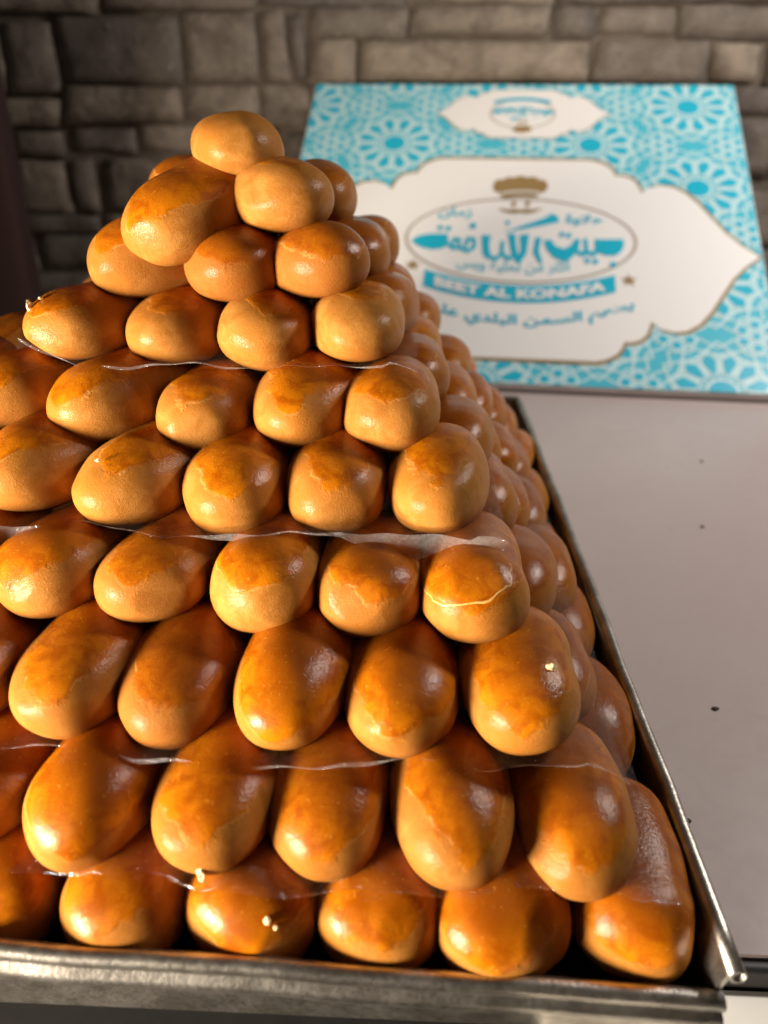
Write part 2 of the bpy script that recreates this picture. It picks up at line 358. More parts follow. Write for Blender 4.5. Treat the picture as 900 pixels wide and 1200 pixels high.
# folded front flange: flat lip, a groove, and a lower bead
prof = [(.06, -.10), (.05, .02), (.00, .055), (-.07, .05), (-.11, .01), (-.105, -.05), (-.07, -.085), (-.075, -.12), (-.125, -.15), (-.145, -.20), (-.125, -.26), (-.06, -.29), (.0, -.28), (.0, -.12)]
rings = []
for i in range(41):
    f = i / 40; x = TX0 + .02 + (TX1 - .06 - TX0) * f
    wv = math.sin(f * 23) * .012 + math.sin(f * 61) * .006; wz = math.sin(f * 31 + 1) * .010
    rings.append([W(x, TY0 + py * .85 + wv * .5, RZ - .01 + pz * .85 + wz * .5 - .042 * (x + 3.2)) for (py, pz) in prof])
me = sweep('front_rim', rings, None, True)
bm = bmesh.new(); bm.from_mesh(me); bm.verts.ensure_lookup_table(); K = len(prof)
bm.faces.new([bm.verts[i] for i in range(K)]); bm.faces.new([bm.verts[len(bm.verts) - K + i] for i in range(K)])
bmesh.ops.recalc_face_normals(bm, faces=bm.faces); bm.to_mesh(me); bm.free()
obj('front_rim', to_tray(me), M_metal, tray)

# ------------------------------------------------------------------ pastries
HL = 0.93
def pastry_mesh(seed, hl=HL, squash=1.0, blunt=False):
    rg = np.random.default_rng(seed); NU, NV = 56, 48
    vs = []
    ts = np.cos(np.linspace(0, np.pi, NU + 1)); 
    D = []
    for ti in ts[1:-1]:
        for j in range(NV):
            q = 2 * np.pi * j / NV
            s = math.sqrt(max(0, 1 - ti * ti)); D.append((s * math.cos(q), ti, s * math.sin(q)))
    D = np.array([(0, 1, 0)] + D + [(0, -1, 0)], float)
    a, c = 0.513, 0.43 * squash
    pe = 2.15; cap = min(0.72, hl - .04)
    if blunt == 2: a, pe, cap = 0.508, 2.2, .58
    elif blunt: a, pe, cap = 0.515, 2.45, .48
    fl = hl - cap
    # a loaf with blunt rounded ends: straight middle, elliptical caps
    P = np.zeros_like(D); ty = D[:, 1]; ang = np.arcsin(np.clip(ty, -1, 1))
    yy = np.sign(ang) * np.where(np.abs(ang) < .62, np.abs(ang) / .62 * fl, fl + cap * np.sin((np.abs(ang) - .62) / (math.pi / 2 - .62) * math.pi / 2))
    prof = np.where(np.abs(yy) < fl, 1.0, np.clip(1 - (np.clip(np.abs(yy) - fl, 0, cap) / cap) ** 2.15, 0, 1) ** (1 / 2.1)) * (1 - .02 * (yy / hl) ** 2)
    q_ = np.arctan2(D[:, 2], D[:, 0]); cq, sq = np.cos(q_), np.sin(q_)
    rr = (np.abs(cq / a) ** pe + np.abs(sq / c) ** pe) ** (-1 / pe)
    P[:, 0] = rr * cq * prof; P[:, 2] = rr * sq * prof; P[:, 1] = yy
    lo = P[:, 2] < -0.24
    P[lo, 2] = -0.24 + (P[lo, 2] + 0.24) * 0.78
    # belly, bend and lumps
    P[:, 0] *= 1 + rg.uniform(-.04, .04) * np.sin(P[:, 1] * 2)
    P[:, 2] *= 1 + rg.uniform(-.05, .05) * (P[:, 1] / hl)
    P[:, 0] += rg.uniform(-.04, .04) * (P[:, 1] ** 2)
    nrm = D / np.linalg.norm(D, axis=1)[:, None]
    dsp = np.zeros(len(P))
    for f, am, cnt in ((2.2, .009, 6), (4.5, .007, 8), (9, .0035, 10)):
        for _ in range(cnt):
            w = rg.normal(size=3); w = w / np.linalg.norm(w) * f * rg.uniform(.7, 1.4); dsp += am * np.sin(P @ w + rg.uniform(0, 6.28))
    P += nrm * dsp[:, None]
    for _ in range(3):                       # flats and dents where a piece was pressed or rolled
        w = rg.normal(size=3) * np.array([1, .7, .8]); w /= np.linalg.norm(w); q = P @ w; lim = q.max() * rg.uniform(.92, .97)
        ov = np.clip(q - lim, 0, None); P -= w * (ov * rg.uniform(.4, .7))[:, None]
    fs = []; idx = lambda i, j: 1 + (i - 1) * NV + j % NV
    last = len(P) - 1
    for j in range(NV):
        fs.append((0, idx(1, j + 1), idx(1, j))); fs.append((last, idx(NU - 1, j), idx(NU - 1, j + 1)))
    for i in range(1, NU - 1):
        for j in range(NV): fs.append((idx(i, j), idx(i, j + 1), idx(i + 1, j + 1), idx(i + 1, j)))
    me = mesh('pastry', P * S, fs, True); me.materials.append(M_pastry); return me
VAR = [pastry_mesh(100 + i) for i in range(10)]
BLUNT = [pastry_mesh(300 + i, HL, 1.02, True) for i in range(6)]
CAPS = [pastry_mesh(400 + i, HL, 1.0, 2) for i in range(8)]
ROUND = [pastry_mesh(200 + i, 0.66, 0.86) for i in range(4)]

L1ROW = [(1.85, 4.13, -5.58), (0.83, 4.13, -5.58), (-0.15, 4.13, -5.58), (-1.18, 4.13, -5.58), (-2.20, 4.13, -5.58), (-3.23, 4.13, -5.58)]
FRONT = {
 1: L1ROW,
 2: [(1.43, 4.46, -5.10), (0.43, 4.46, -5.02), (-0.58, 4.46, -5.04), (-1.54, 4.46, -4.98), (-2.58, 4.46, -5.0), (-3.57, 4.46, -4.99)],
 3: [(1.02, 5.23, -4.40), (-0.02, 5.23, -4.43), (-1.01, 5.23, -4.40), (-2.0, 5.23, -4.45), (-2.94, 5.23, -4.39), (-3.92, 5.23, -4.39)],
 4: [(0.63, 6.08, -3.83), (-0.35, 6.08, -3.85), (-1.34, 6.08, -3.80), (-2.37, 6.08, -3.77), (-3.39, 6.08, -3.76), (-4.38, 6.08, -3.76)],
 5: [(0.28, 6.89, -3.2), (-0.74, 6.89, -3.23), (-1.74, 6.89, -3.25), (-2.79, 6.89, -3.17), (-3.83, 6.98, -3.09), (-4.80, 7.05, -3.07)],
 6: [(-0.24, 7.61, -2.62), (-1.17, 7.61, -2.62), (-2.2, 7.61, -2.69), (-3.29, 7.61, -2.61), (-4.30, 7.70, -2.55), (-5.28, 7.80, -2.52)],
 7: [(-0.62, 8.25, -1.91), (-1.64, 8.25, -1.96), (-2.65, 8.25, -1.97), (-3.7, 8.25, -1.90)],
 8: [(-0.98, 8.65, -1.28), (-2.0, 8.65, -1.32), (-3.14, 8.75, -1.32)],
 9: [(-1.45, 8.95, -0.65), (-2.62, 8.62, -0.88)],
 10: [(-1.97, 9.2, -0.16)],
}
YAW = {(2, 3): 4, (2, 4): 6, (2, 5): 8, (3, 2): 9, (3, 3): 4, (3, 4): 6, (4, 2): 5, (4, 3): 9, (4, 4): 10, (4, 5): 12,
       (5, 3): 20, (5, 4): 19, (5, 5): 15, (6, 1): 8, (6, 2): 8, (6, 3): 27, (6, 4): 18, (6, 5): 15, (7, 2): 8, (7, 3): 24, (7, 0): -3,
       (8, 0): -28, (8, 1): 4, (8, 2): 34, (9, 0): -24, (9, 1): 36, (10, 0): -8}
PITCH = {(9, 1): 17, (8, 2): 4, (9, 0): -2, (8, 0): -2}
BAKE = {(8, 0): .55, (8, 1): .6, (9, 0): .12, (10, 0): .0, (9, 1): .06, (7, 0): .0, (7, 1): .04, (4, 3): .3, (4, 4): .22, (5, 0): .0, (6, 2): .05}
GLZ = {(10, 0): .42, (8, 0): .05, (8, 1): .05, (7, 0): .28, (7, 1): .27, (7, 2): .26, (7, 3): .17, (6, 0): .18, (6, 1): .16, (6, 2): .22, (5, 0): .24, (5, 1): .22,
       (5, 2): .20, (5, 3): .26, (9, 0): .24, (9, 1): .10, (8, 2): .18, (4, 0): .08, (4, 1): .14, (4, 2): .14, (3, 0): .12, (2, 0): .10, (2, 2): .12}
ORD = ['first', 'second', 'third', 'fourth', 'fifth', 'sixth', 'seventh', 'eighth', 'ninth']
LAYER = {1: 'bottom layer', 2: 'second layer up', 3: 'third layer up', 4: 'fourth layer up', 5: 'fifth layer up', 6: 'sixth layer up', 7: 'fourth layer from the top', 8: 'third layer from the top', 9: 'second layer from the top', 10: 'top'}
SPECIAL = {(10, 0): 'pale round pastry crowning the very top of the pile', (9, 0): 'short pastry under the top one, pointing towards the carton',
           (9, 1): 'glazed pastry under the top one, tilted down and away from the carton', (8, 0): 'dark toasted pastry at the carton end of the third layer from the top',
           (8, 1): 'dark toasted pastry in the middle of the third layer from the top', (8, 2): 'golden pastry slanting outward in the third layer from the top, far from the carton',
           (4, 0): 'corner pastry with cracked glaze in the fourth layer up', (3, 0): 'corner pastry with a pale crumb on it in the third layer up',
           (1, 0): 'pastry in the front tray corner, next to the tray side wall'}
rp = random.Random(11)
made = {}
def place(cap, yaw, pitch, key, label, me, hl=HL, scale=1.0, group='finger pastries stacked in a pyramid'):
    o = bpy.data.objects.new('pastry', me); COL.objects.link(o)
    ya, pi_ = math.radians(yaw), math.radians(pitch)
    ax = Vector((math.sin(ya) * math.cos(pi_), math.cos(ya) * math.cos(pi_), math.sin(pi_)))
    c = Vector(cap) + ax * (hl - 0.5) * scale
    o.location = W(*c)
    flip = rp.random() < .5
    o.rotation_euler = Matrix.Rotation(-ya, 3, 'Z').to_4x4().to_3x3().__matmul__(Matrix.Rotation(pi_, 3, 'X')).__matmul__(Matrix.Rotation(math.radians(rp.uniform(-7, 7)), 3, 'Y')).to_euler()
    o.scale = (scale * rp.uniform(.965, 1.025), scale * rp.uniform(.95, 1.02), scale * rp.uniform(.95, 1.04))
    if key[0] == 7: o.scale.z *= .95
    o['seed'] = rp.uniform(0, 60); o['bake_shade'] = float(BAKE.get(key, max(0, rp.gauss(.42, .12) if 'r' in key else rp.gauss(.08, .13)))); o['glaze'] = float(GLZ.get(key, rp.uniform(.0, .19) if key[0] < 5 else rp.uniform(.13, .22)))  # right flank: browner crust plus the side's shade put into the colour
    o['lean'] = rp.uniform(-.08, .12)
    tag(o, label, 'pastry', group); made[key] = o
    return o
for k in FRONT:
    for i, cap in enumerate(FRONT[k]):
        if (k, i) in SPECIAL: lab = SPECIAL[(k, i)]
        elif i == 0: lab = 'front corner pastry nearest the tray side wall in the ' + LAYER[k]
        else: lab = 'pastry %s from the corner on the front face, %s' % (ORD[i], LAYER[k])
        yaw = YAW.get((k, i), rp.uniform(-3, 3)); pit = PITCH.get((k, i), rp.uniform(-3, 2))
        if k >= 8: place(cap, yaw, pit, (k, i), lab, ROUND[(k + i) % 4] if (k, i) not in ((9, 1), (8, 2)) else VAR[(k * 3 + i) % 10], 0.66 if (k, i) not in ((9, 1), (8, 2)) else HL, {10: 1.03, 9: 1.05, 8: 1.05}[k])
        else: place(cap, yaw, pit, (k, i), lab, BLUNT[(i * 5) % 6] if k == 1 else CAPS[(k * 3 + i * 5) % 8] if k == 4 else VAR[(k * 7 + i * 3) % 10], scale=1.0 if k < 5 else 1.035)
# right-hand flank, rows running back along the tray
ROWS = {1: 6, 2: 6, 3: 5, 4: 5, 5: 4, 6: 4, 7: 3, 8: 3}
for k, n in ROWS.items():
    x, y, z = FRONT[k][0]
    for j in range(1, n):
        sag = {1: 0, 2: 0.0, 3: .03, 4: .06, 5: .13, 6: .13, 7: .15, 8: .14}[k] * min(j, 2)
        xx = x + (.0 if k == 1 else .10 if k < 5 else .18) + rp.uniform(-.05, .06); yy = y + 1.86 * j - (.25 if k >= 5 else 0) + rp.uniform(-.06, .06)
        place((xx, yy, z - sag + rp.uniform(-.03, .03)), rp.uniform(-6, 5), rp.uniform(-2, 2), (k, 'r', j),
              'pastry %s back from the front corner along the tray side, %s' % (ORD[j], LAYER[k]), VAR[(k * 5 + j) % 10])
place((-1.28, 10.7, -.78), -8, 0, (9, 'r', 1), 'brown pastry just behind the top one, on the carton side', VAR[3])
place((-3.05, 10.9, -.72), 5, 0, (9, 'r', 2), 'pastry just peeping out behind the tilted pastry under the top', VAR[6])
# far flank and back rows, unseen, closing the pile so no light leaks through
NCOL = {1: 9, 2: 8, 3: 8, 4: 7, 5: 6, 6: 6, 7: 4}
for k, nc in NCOL.items():
    x, y, z = FRONT[k][0]; nr = ROWS[k]
    xl = min(FRONT[k][-1][0], x - (nc - 1) * 1.0)
    for i in range(len(FRONT[k]), nc):
        place((x - i * 1.0, y, z), 8, 0, (k, 'f', i), 'pastry %s from the corner on the front face, %s' % (ORD[i], LAYER[k]), VAR[(k + i) % 10])
    for j in range(1, nr):
        place((xl, y + 1.86 * j, z), rp.uniform(-5, 5), 0, (k, 'l', j), 'pastry along the far flank of the pile, hidden from the front', VAR[(k + j * 3) % 10])
    for i in range(1, nc - 1):
        place((x - i * 1.0, y + 1.86 * (nr - 1), z), rp.uniform(-5, 5), 0, (k, 'b', i), 'pastry in the back row of the pile, hidden from the front', VAR[(k * 2 + i) % 10])

# lifted pale edges where the baked glaze has cracked
from mathutils.bvhtree import BVHTree
def flake(key, ctrl, wid, seed):
    o = made[key]; me = o.data; bvh = BVHTree.FromPolygons([v.co for v in me.vertices], [tuple(p.vertices) for p in me.polygons]); rg = random.Random(seed)
    n = 26; pts = []
    for i in range(n + 1):
        f = i / n * (len(ctrl) - 1); a = min(int(f), len(ctrl) - 2); d = Vector(ctrl[a]).lerp(Vector(ctrl[a + 1]), f - a)
        d += Vector((math.sin(i * .8 + seed) * .010 + rg.uniform(-.004, .004), 0, math.cos(i * 1.1 + seed) * .010 + rg.uniform(-.004, .004)))
        st = Vector((d.x * 2, d.y, d.z * 2)) * S; tgt = Vector((0, max(-.43, min(.43, d.y * .5)), 0)) * S
        loc, nr, _, _ = bvh.ray_cast(st + (st - tgt), (tgt - st).normalized())
        if loc is not None: pts.append((loc, nr))
    vs, fs = [], []
    for i, (p, nr) in enumerate(pts):
        tn = (pts[min(i + 1, len(pts) - 1)][0] - pts[max(i - 1, 0)][0]).normalized(); sd = nr.cross(tn).normalized()
        w = wid * S * (.35 + .65 * math.sin(math.pi * i / (len(pts) - 1))) * rg.uniform(.6, 1.25)
        vs += [p - nr * .008 * S - sd * w, p + nr * (.004 + rg.uniform(0, .006)) * S, p + nr * .001 * S + sd * w * .5, p - nr * .01 * S + sd * w]
    for i in range(len(pts) - 1):
        for q in range(3): b_ = i * 4 + q; fs.append((b_, b_ + 1, b_ + 5, b_ + 4))
    f = obj('crust_flake', mesh('crust_flake', vs, fs, True), M_crust, o); f['label'] = 'pale lifted edge of cracked glaze'
flake((4, 0), [(.25, -.58, .30), (.21, -.70, .22), (.13, -.78, .14), (.0, -.84, .08), (-.22, -.80, .06), (-.36, -.66, .10)], .020, 1)

# ------------------------------------------------------------------ clear film between layers
def film(k, label, seed, y_over=.10, x_over=.30, hem=.12, hem_lo=.2):
    """film lying on layer k-1 and under layer k, draped over the tops of the layer below"""
    rg = np.random.default_rng(seed)
    low = FRONT[k - 1]; up = FRONT[k]; zl = float(np.mean([c[2] for c in low])); zu = float(np.mean([c[2] for c in up]))
    x1 = low[0][0] + x_over; x0 = up[-1][0] - .36 if k == 7 else up[-1][0] - 2.0
    y0 = up[0][1] - .5 - y_over; y1 = y0 + {7: 4, 5: 7, 3: 9, 2: 9}[k]
    nx = int((x1 - x0) / .07); ny = int((y1 - y0) / .12); vs = []; fs = []
    ph = rg.uniform(0, 6.28, 12)
    xlow = low[0][0]
    for j in range(ny + 1):
        for i in range(nx + 1):
            x = x0 + (x1 - x0) * i / nx
            rag = .06 * math.sin(x * 1.7 + ph[0]) + .03 * math.sin(x * 4.3 + ph[1]) + .012 * math.sin(x * 9 + ph[2])
            fj = j / ny; y = y0 + (y1 - y0) * fj + rag * (1 - fj) ** 4
            d = (x - xlow + .5) % 1.0 - .5
            if x > xlow:
                dd = x - xlow; z = zl + .47 * math.sqrt(max(0.02, 1 - (dd / .54) ** 2)) + .02
            else: bl = min(1, max(0, (j - 1) / 5)); z = zl + .45 * (1 - bl) + bl * (.35 + .075 * math.cos(2 * math.pi * d))
            z += .012 * math.sin(x * 6 + ph[3] + y * 2) + .010 * math.sin(x * 13 + y * 7 + ph[4])
            if j < 3: z += (.024 - .008 * j) * math.sin(x * 3.1 + ph[5])
            if k == 7 and i < 9 and j < 6: z += .012 * (9 - i) * (6 - j) * .35     # lifted corner
            vs.append(W(x, y, z))
    vs_top = vs[:nx + 1]
    for j in range(ny):
        for i in range(nx):
            a = j * (nx + 1) + i; fs.append((a, a + 1, a + nx + 2, a + nx + 1))
    me = mesh('plastic_film', vs, fs, True); o = obj('plastic_film', me, M_film)
    # the drooping front edge
    vs, fs = [], []
    for i in range(nx + 1):
        a = vs_top[i]; x = x0 + (x1 - x0) * i / nx
        gate = 1 / (1 + math.exp(-9 * (math.sin(x * 1.15 + ph[6]) + .6 * math.sin(x * 2.7 + ph[7]) - hem_lo)))
        dr = (.003 + hem * gate * (.7 + .3 * math.sin(x * 5 + ph[8]))) * S; out = .02 * math.sin(x * 7 + ph[9]) * S
        for q in range(4): vs.append(a + Vector((0, (-.25 * q / 3) * dr + out * q / 3, -dr * q / 3)))
    for i in range(nx):
        for q in range(3): b_ = i * 4 + q; fs.append((b_, b_ + 4, b_ + 5, b_ + 1))
    obj('drooping_edge', mesh('drooping_edge', vs, fs, True), M_film if k == 2 else M_hem, o)
    tag(o, label, 'plastic film', 'clear film sheets between pastry layers'); return o
film(7, 'crinkled clear film under the fourth layer from the top, with a lifted corner', 1, .10, .30, .022, -.5)
film(5, 'clear film sheet with whitish ragged edge under the fifth layer up', 2, .12, .30, .24, -.1)
film(3, 'thin clear film sheet under the third layer up, hanging over its corner', 3, .08, .40, .03, .2)
film(2, 'clear film sheet just above the bottom layer of pastries', 4, .03, .25, .012, .4)

# ------------------------------------------------------------------ carton
QYAW, QT, BW, BL, BT, BSC = -0.0798, 0.9379, 11.5747, 10.413, 0.22, 1.258
rt = Vector((math.cos(QYAW), math.sin(QYAW), 0)); bk = Vector((-math.sin(QYAW), math.cos(QYAW), 0)); upv = Vector((0, 0, 1))
fu = upv * math.cos(QT) + bk * math.sin(QT); fn = -bk * math.cos(QT) + upv * math.sin(QT)
fb = Vector((2.705, 20.571, -6.17))
carton = bpy.data.objects.new('carton', None); COL.objects.link(carton)
mw = Matrix((rt, fu, fn)).transposed().to_4x4(); mw.translation = W(*fb); carton.matrix_world = mw @ Matrix.Scale(BSC, 4)   # local: X right, Y up the face, Z out of the face
tag(carton, 'turquoise and white sweets carton leaning back behind the pile', 'carton')
def cs(v): return [Vector(p) * S for p in v]
hw = BW / 2
bodym = bpy.data.meshes.new('body'); bm = bmesh.new(); bmesh.ops.create_cube(bm, size=1)
for v in bm.verts: v.co = Vector((v.co.x * BW * S, (v.co.y + .5) * BL * S, (v.co.z - .5) * BT * S))
bmesh.ops.bevel(bm, geom=bm.edges[:], offset=.03 * S, segments=2, affect='EDGES'); bm.to_mesh(bodym); bm.free()
obj('body', bodym, M_card, carton)
def clip(poly, x0, x1, y0, y1):
    for ax, lim, sg in ((0, x0, 1), (0, x1, -1), (1, y0, 1), (1, y1, -1)):
        out = []
        for i in range(len(poly)):
            a, b = poly[i - 1], poly[i]; ia = (a[ax] - lim) * sg >= 0; ib = (b[ax] - lim) * sg >= 0
            if ia != ib:
                t_ = (lim - a[ax]) / (b[ax] - a[ax]); out.append((a[0] + (b[0] - a[0]) * t_, a[1] + (b[1] - a[1]) * t_))
            if ib: out.append(b)
        poly = out
        if not poly: return []
    return poly
LV = 0.006
def flat(name, polys, mat, lev, label=None, do_clip=False):
    vs, fs = [], []
    for pl in polys:
        if do_clip: pl = clip(pl, -hw + .03, hw - .03, .03, BL - .03)
        if len(pl) < 3: continue
        n = len(vs); zz = (lev + .6 * (len(fs) % 211) / 211) * LV * S; vs += [(x * S, y * S, zz) for x, y in pl]; fs.append(tuple(range(n, n + len(pl))))
    bm = bmesh.new(); me = mesh(name, vs, fs); bm.from_mesh(me); bmesh.ops.triangulate(bm, faces=bm.faces, ngon_method='EAR_CLIP'); 
    for f in bm.faces:
        f.normal_update()
        if f.normal.z < 0: f.normal_flip()
    bm.to_mesh(me); bm.free()
    o = obj(name, me, mat, carton)
    if label: o['label'] = label
    return o
flat('printed_ground', [[(-hw, 0), (hw, 0), (hw, BL), (-hw, BL)]], M_print_mid, 1, None, True)
# twelve-petal rosettes on a staggered lattice, filling cells between them
def pol(cx, cy, r, a): return (cx + r * math.cos(a), cy + r * math.sin(a))
cells, mids = [], []
cols = [(-5.88, 0), (-3.29, 1.57), (-.70, 0), (1.89, 1.57), (4.48, 0), (7.07, 1.57), (-8.47, 1.57)]
cent = []
for cx, off in cols:
    for n in range(-1, 5): cent.append((cx, .02 + off + 3.14 * n))
for cx, cy in cent:
    cells.append([pol(cx, cy, .30, math.pi / 12 * 2 * i) for i in range(12)])
    for i in range(12):
        a = math.pi / 6 * i + math.pi / 12
        cells.append([pol(cx, cy, .47, a), pol(cx, cy, .62, a - .135), pol(cx, cy, .88, a - .175), pol(cx, cy, 1.03, a), pol(cx, cy, .88, a + .175), pol(cx, cy, .62, a + .135)])
        b = math.pi / 6 * i
        mids.append([pol(cx, cy, .36, b), pol(cx, cy, .56, b - .10), pol(cx, cy, .44, b), pol(cx, cy, .56, b + .10)])
        mids.append([pol(cx, cy, .97, b), pol(cx, cy, 1.16, b - .13), pol(cx, cy, 1.24, b), pol(cx, cy, 1.16, b + .13)])
        mids.append([pol(cx, cy, 1.11, a - .09), pol(cx, cy, 1.11, a + .09), pol(cx, cy, 1.30, a + .03), pol(cx, cy, 1.30, a - .03)])
for cx, cy in cent:
    for sgn in (1, -1):  # knots
        kx, ky = cx + sgn * 1.727, cy     # knots at the centres between three rosettes
        cells.append([pol(kx, ky, .10, math.pi / 3 * i) for i in range(6)])
        for i in range(6):
            a = math.pi / 3 * i + math.pi / 6
            cells.append([pol(kx, ky, .24, a - .25), pol(kx, ky, .38, a - .32), pol(kx, ky, .45, a), pol(kx, ky, .38, a + .32), pol(kx, ky, .24, a + .25)])
def grown(pl, g):
    cx = sum(p[0] for p in pl) / len(pl); cy = sum(p[1] for p in pl) / len(pl)
    return [(x + (x - cx) / max(.02, math.hypot(x - cx, y - cy)) * g, y + (y - cy) / max(.02, math.hypot(x - cx, y - cy)) * g) for x, y in pl]
lines = [grown(pl, .075) for pl in cells]
def bar(a, b, w):
    d = math.hypot(b[0] - a[0], b[1] - a[1]); nx, ny = -(b[1] - a[1]) / d * w / 2, (b[0] - a[0]) / d * w / 2
    return [(a[0] + nx, a[1] + ny), (b[0] + nx, b[1] + ny), (b[0] - nx, b[1] - ny), (a[0] - nx, a[1] - ny)]
for cx, cy in cent:
    for i in range(12):
        a = math.pi / 6 * i
        lines.append(bar(pol(cx, cy, 1.38, a), pol(cx, cy, 1.38, a + math.pi / 6 * 3), .055))
        lines.append(bar(pol(cx, cy, 1.52, a + math.pi / 12), pol(cx, cy, 1.20, a + math.pi / 6), .05)); lines.append(bar(pol(cx, cy, 1.52, a + math.pi / 12), pol(cx, cy, 1.20, a), .05))
        lines.append(bar(pol(cx, cy, .33, a), pol(cx, cy, 1.0, a), .05))
flat('printed_lines', lines, M_print_pale, 2, None, True)['kind'] = 'stuff'
flat('printed_rosettes', cells, M_print_cyan, 3, None, True)['kind'] = 'stuff'
# cartouche
half = [(0, 3.27), (1.9, 3.27), (2.12, 3.20), (2.34, 3.06), (2.47, 2.86), (2.52, 2.70), (2.68, 2.70), (2.88, 2.62), (3.02, 2.46), (3.10, 2.22), (3.14, 2.08), (3.32, 2.28), (3.62, 2.37), (3.9, 2.32), (4.2, 2.10), (4.48, 1.72), (4.76, 1.22), (5.05, .72), (5.36, .34), (5.66, .07), (5.72, 0)]
quad = half + [(x, -y) for x, y in half[-2::-1]]
cart = quad + [(-x, y) for x, y in quad[-2:0:-1]]
CX, CY = -.04, 3.98
def xf(pts, sx, sy, cx, cy, grow=0, rot=False):
    out = []
    for x, y in pts:
        g = 1 + grow / max(.5, math.hypot(x, y))
        x, y = x * g, y * (1 + grow / 2.6 if grow else 1); out.append((cx + (-x if rot else x) * sx, cy + (-y if rot else y) * sy))
    return out
flat('cartouche_outline', [xf(cart, 1, 1, CX, CY, .075)], M_print_gold, 4, None, True)
flat('cartouche', [xf(cart, 1, 1, CX, CY)], M_print_white, 5, None, True)
SX, SY = .10, 9.12
flat('small_cartouche_outline', [xf(cart, .405, .305, SX, SY, .09)], M_print_taupe, 4)
flat('small_cartouche', [xf(cart, .405, .305, SX, SY)], M_print_white, 5)
def ring(cx, cy, a, b, w, n=72):
    return [[(cx + (a) * math.cos(t0), cy + b * math.sin(t0)), (cx + a * math.cos(t1), cy + b * math.sin(t1)), (cx + (a - w) * math.cos(t1), cy + (b - w) * math.sin(t1)), (cx + (a - w) * math.cos(t0), cy + (b - w) * math.sin(t0))] for t0, t1 in [(2 * math.pi * i / n, 2 * math.pi * (i + 1) / n) for i in range(n)]]
flat('oval_outline', ring(.11, 4.37, 2.80, 1.44, .07), M_print_taupe, 6)
# logo strokes, drawn on a grid and set into the oval
def g(px, py):
    u = 470 + px / 3.103; v = 200 + py / 3.103
    return ((u - 608) / 48.4 + .07, 4.36 + (281 - v) / 32.5 + (u - 608) * .0009)
def blob(px, py, rx, ry, n=18): return [g(px + rx * math.cos(2 * math.pi * i / n), py + ry * math.sin(2 * math.pi * i / n)) for i in range(n)]
def stroke(pts, w):
    out = []
    for (a, b) in zip(pts[:-1], pts[1:]):
        d = math.hypot(b[0] - a[0], b[1] - a[1]); nx, ny = -(b[1] - a[1]) / d * w / 2, (b[0] - a[0]) / d * w / 2
        out.append([g(a[0] + nx, a[1] + ny), g(b[0] + nx, b[1] + ny), g(b[0] - nx, b[1] - ny), g(a[0] - nx, a[1] - ny)]); out.append(blob(b[0], b[1], w / 2, w / 2, 10))
    return out
L = []
L.append([g(*p) for p in [(40, 250), (58, 238), (95, 230), (140, 229), (172, 231), (176, 262), (160, 280), (120, 284), (80, 276), (52, 263)]])
L += stroke([(170, 262), (195, 280), (214, 276), (216, 250), (196, 248), (192, 268)], 13); L += stroke([(214, 276), (250, 290), (272, 276), (270, 250), (246, 248), (240, 270)], 14)
L += [blob(141, 209, 11, 9), blob(172, 212, 11, 9), blob(262, 203, 13, 11)]
L.append([g(*p) for p in [(296, 236), (330, 236), (326, 270), (332, 300), (318, 318), (304, 300)]])
L += stroke([(322, 305), (350, 318), (372, 300), (374, 262)], 15); L += stroke([(374, 300), (400, 318), (420, 296), (414, 240)], 14)
L.append([g(*p) for p in [(392, 232), (416, 232), (428, 290), (440, 318), (424, 330), (404, 290)]])
L.append([g(*p) for p in [(436, 236), (470, 234), (462, 300), (440, 330), (422, 326), (440, 290)]])
L.append([g(*p) for p in [(492, 246), (514, 244), (506, 290), (520, 334), (504, 330), (484, 296)]])
L.append([g(*p) for p in [(376, 228), (440, 205), (520, 180), (552, 163), (572, 172), (580, 192), (540, 200), (460, 214)]])
L.append([g(*p) for p in [(522, 256), (548, 252), (566, 276), (596, 284), (620, 272), (636, 250), (654, 254), (646, 290), (620, 316), (590, 326), (556, 312), (532, 286)]])
L += stroke([(640, 296), (664, 304), (674, 286), (672, 256)], 15); L += stroke([(674, 296), (700, 304), (712, 284), (712, 258)], 15)
L.append([g(*p) for p in [(706, 262), (724, 254), (806, 254), (808, 274), (796, 296), (776, 308), (744, 308), (716, 300)]])
L += [blob(588, 236, 10, 9), blob(612, 240, 10, 9), blob(676, 324, 11, 9), blob(704, 327, 11, 9), blob(766, 337, 13, 9), blob(390, 194, 8, 9)]
flat('logo_lettering', L, M_print_cyan, 7, 'turquoise Arabic brand lettering in heavy brush strokes')
# chef emblem
H = [blob(352, 60, 22, 24), blob(392, 52, 34, 24), blob(432, 48, 34, 24), blob(474, 52, 34, 24), blob(512, 64, 24, 24)]
H.append([g(*p) for p in [(352, 58), (512, 58), (506, 92), (494, 104), (432, 100), (370, 106), (356, 90)]])
H += [blob(410, 127, 9, 9), blob(462, 127, 9, 9)]
HW = [[g(*p) for p in [(358, 88), (400, 81), (464, 81), (506, 87), (506, 93), (464, 87), (400, 87), (358, 94)]]]
H.append([g(*p) for p in [(350, 142), (390, 148), (420, 146), (436, 150), (452, 146), (480, 148), (520, 144), (488, 158), (456, 162), (436, 158), (414, 162), (384, 157)]])
flat('chef_emblem', H, M_print_gold, 8, 'gold chef hat, eyes and moustache')
flat('hat_band_line', HW, M_print_white, 10)
def star(cx, cy, r): return [(cx + (r if i % 2 == 0 else r * .42) * math.sin(math.pi * i / 5), cy + (r if i % 2 == 0 else r * .42) * math.cos(math.pi * i / 5)) for i in range(10)]
flat('star', [star(-2.42, 3.42, .20)], M_print_gold, 7); flat('star', [star(2.66, 3.12, .20)], M_print_gold, 7)
def arc(x, k=.085, c=.14): return k * (x - c) ** 2
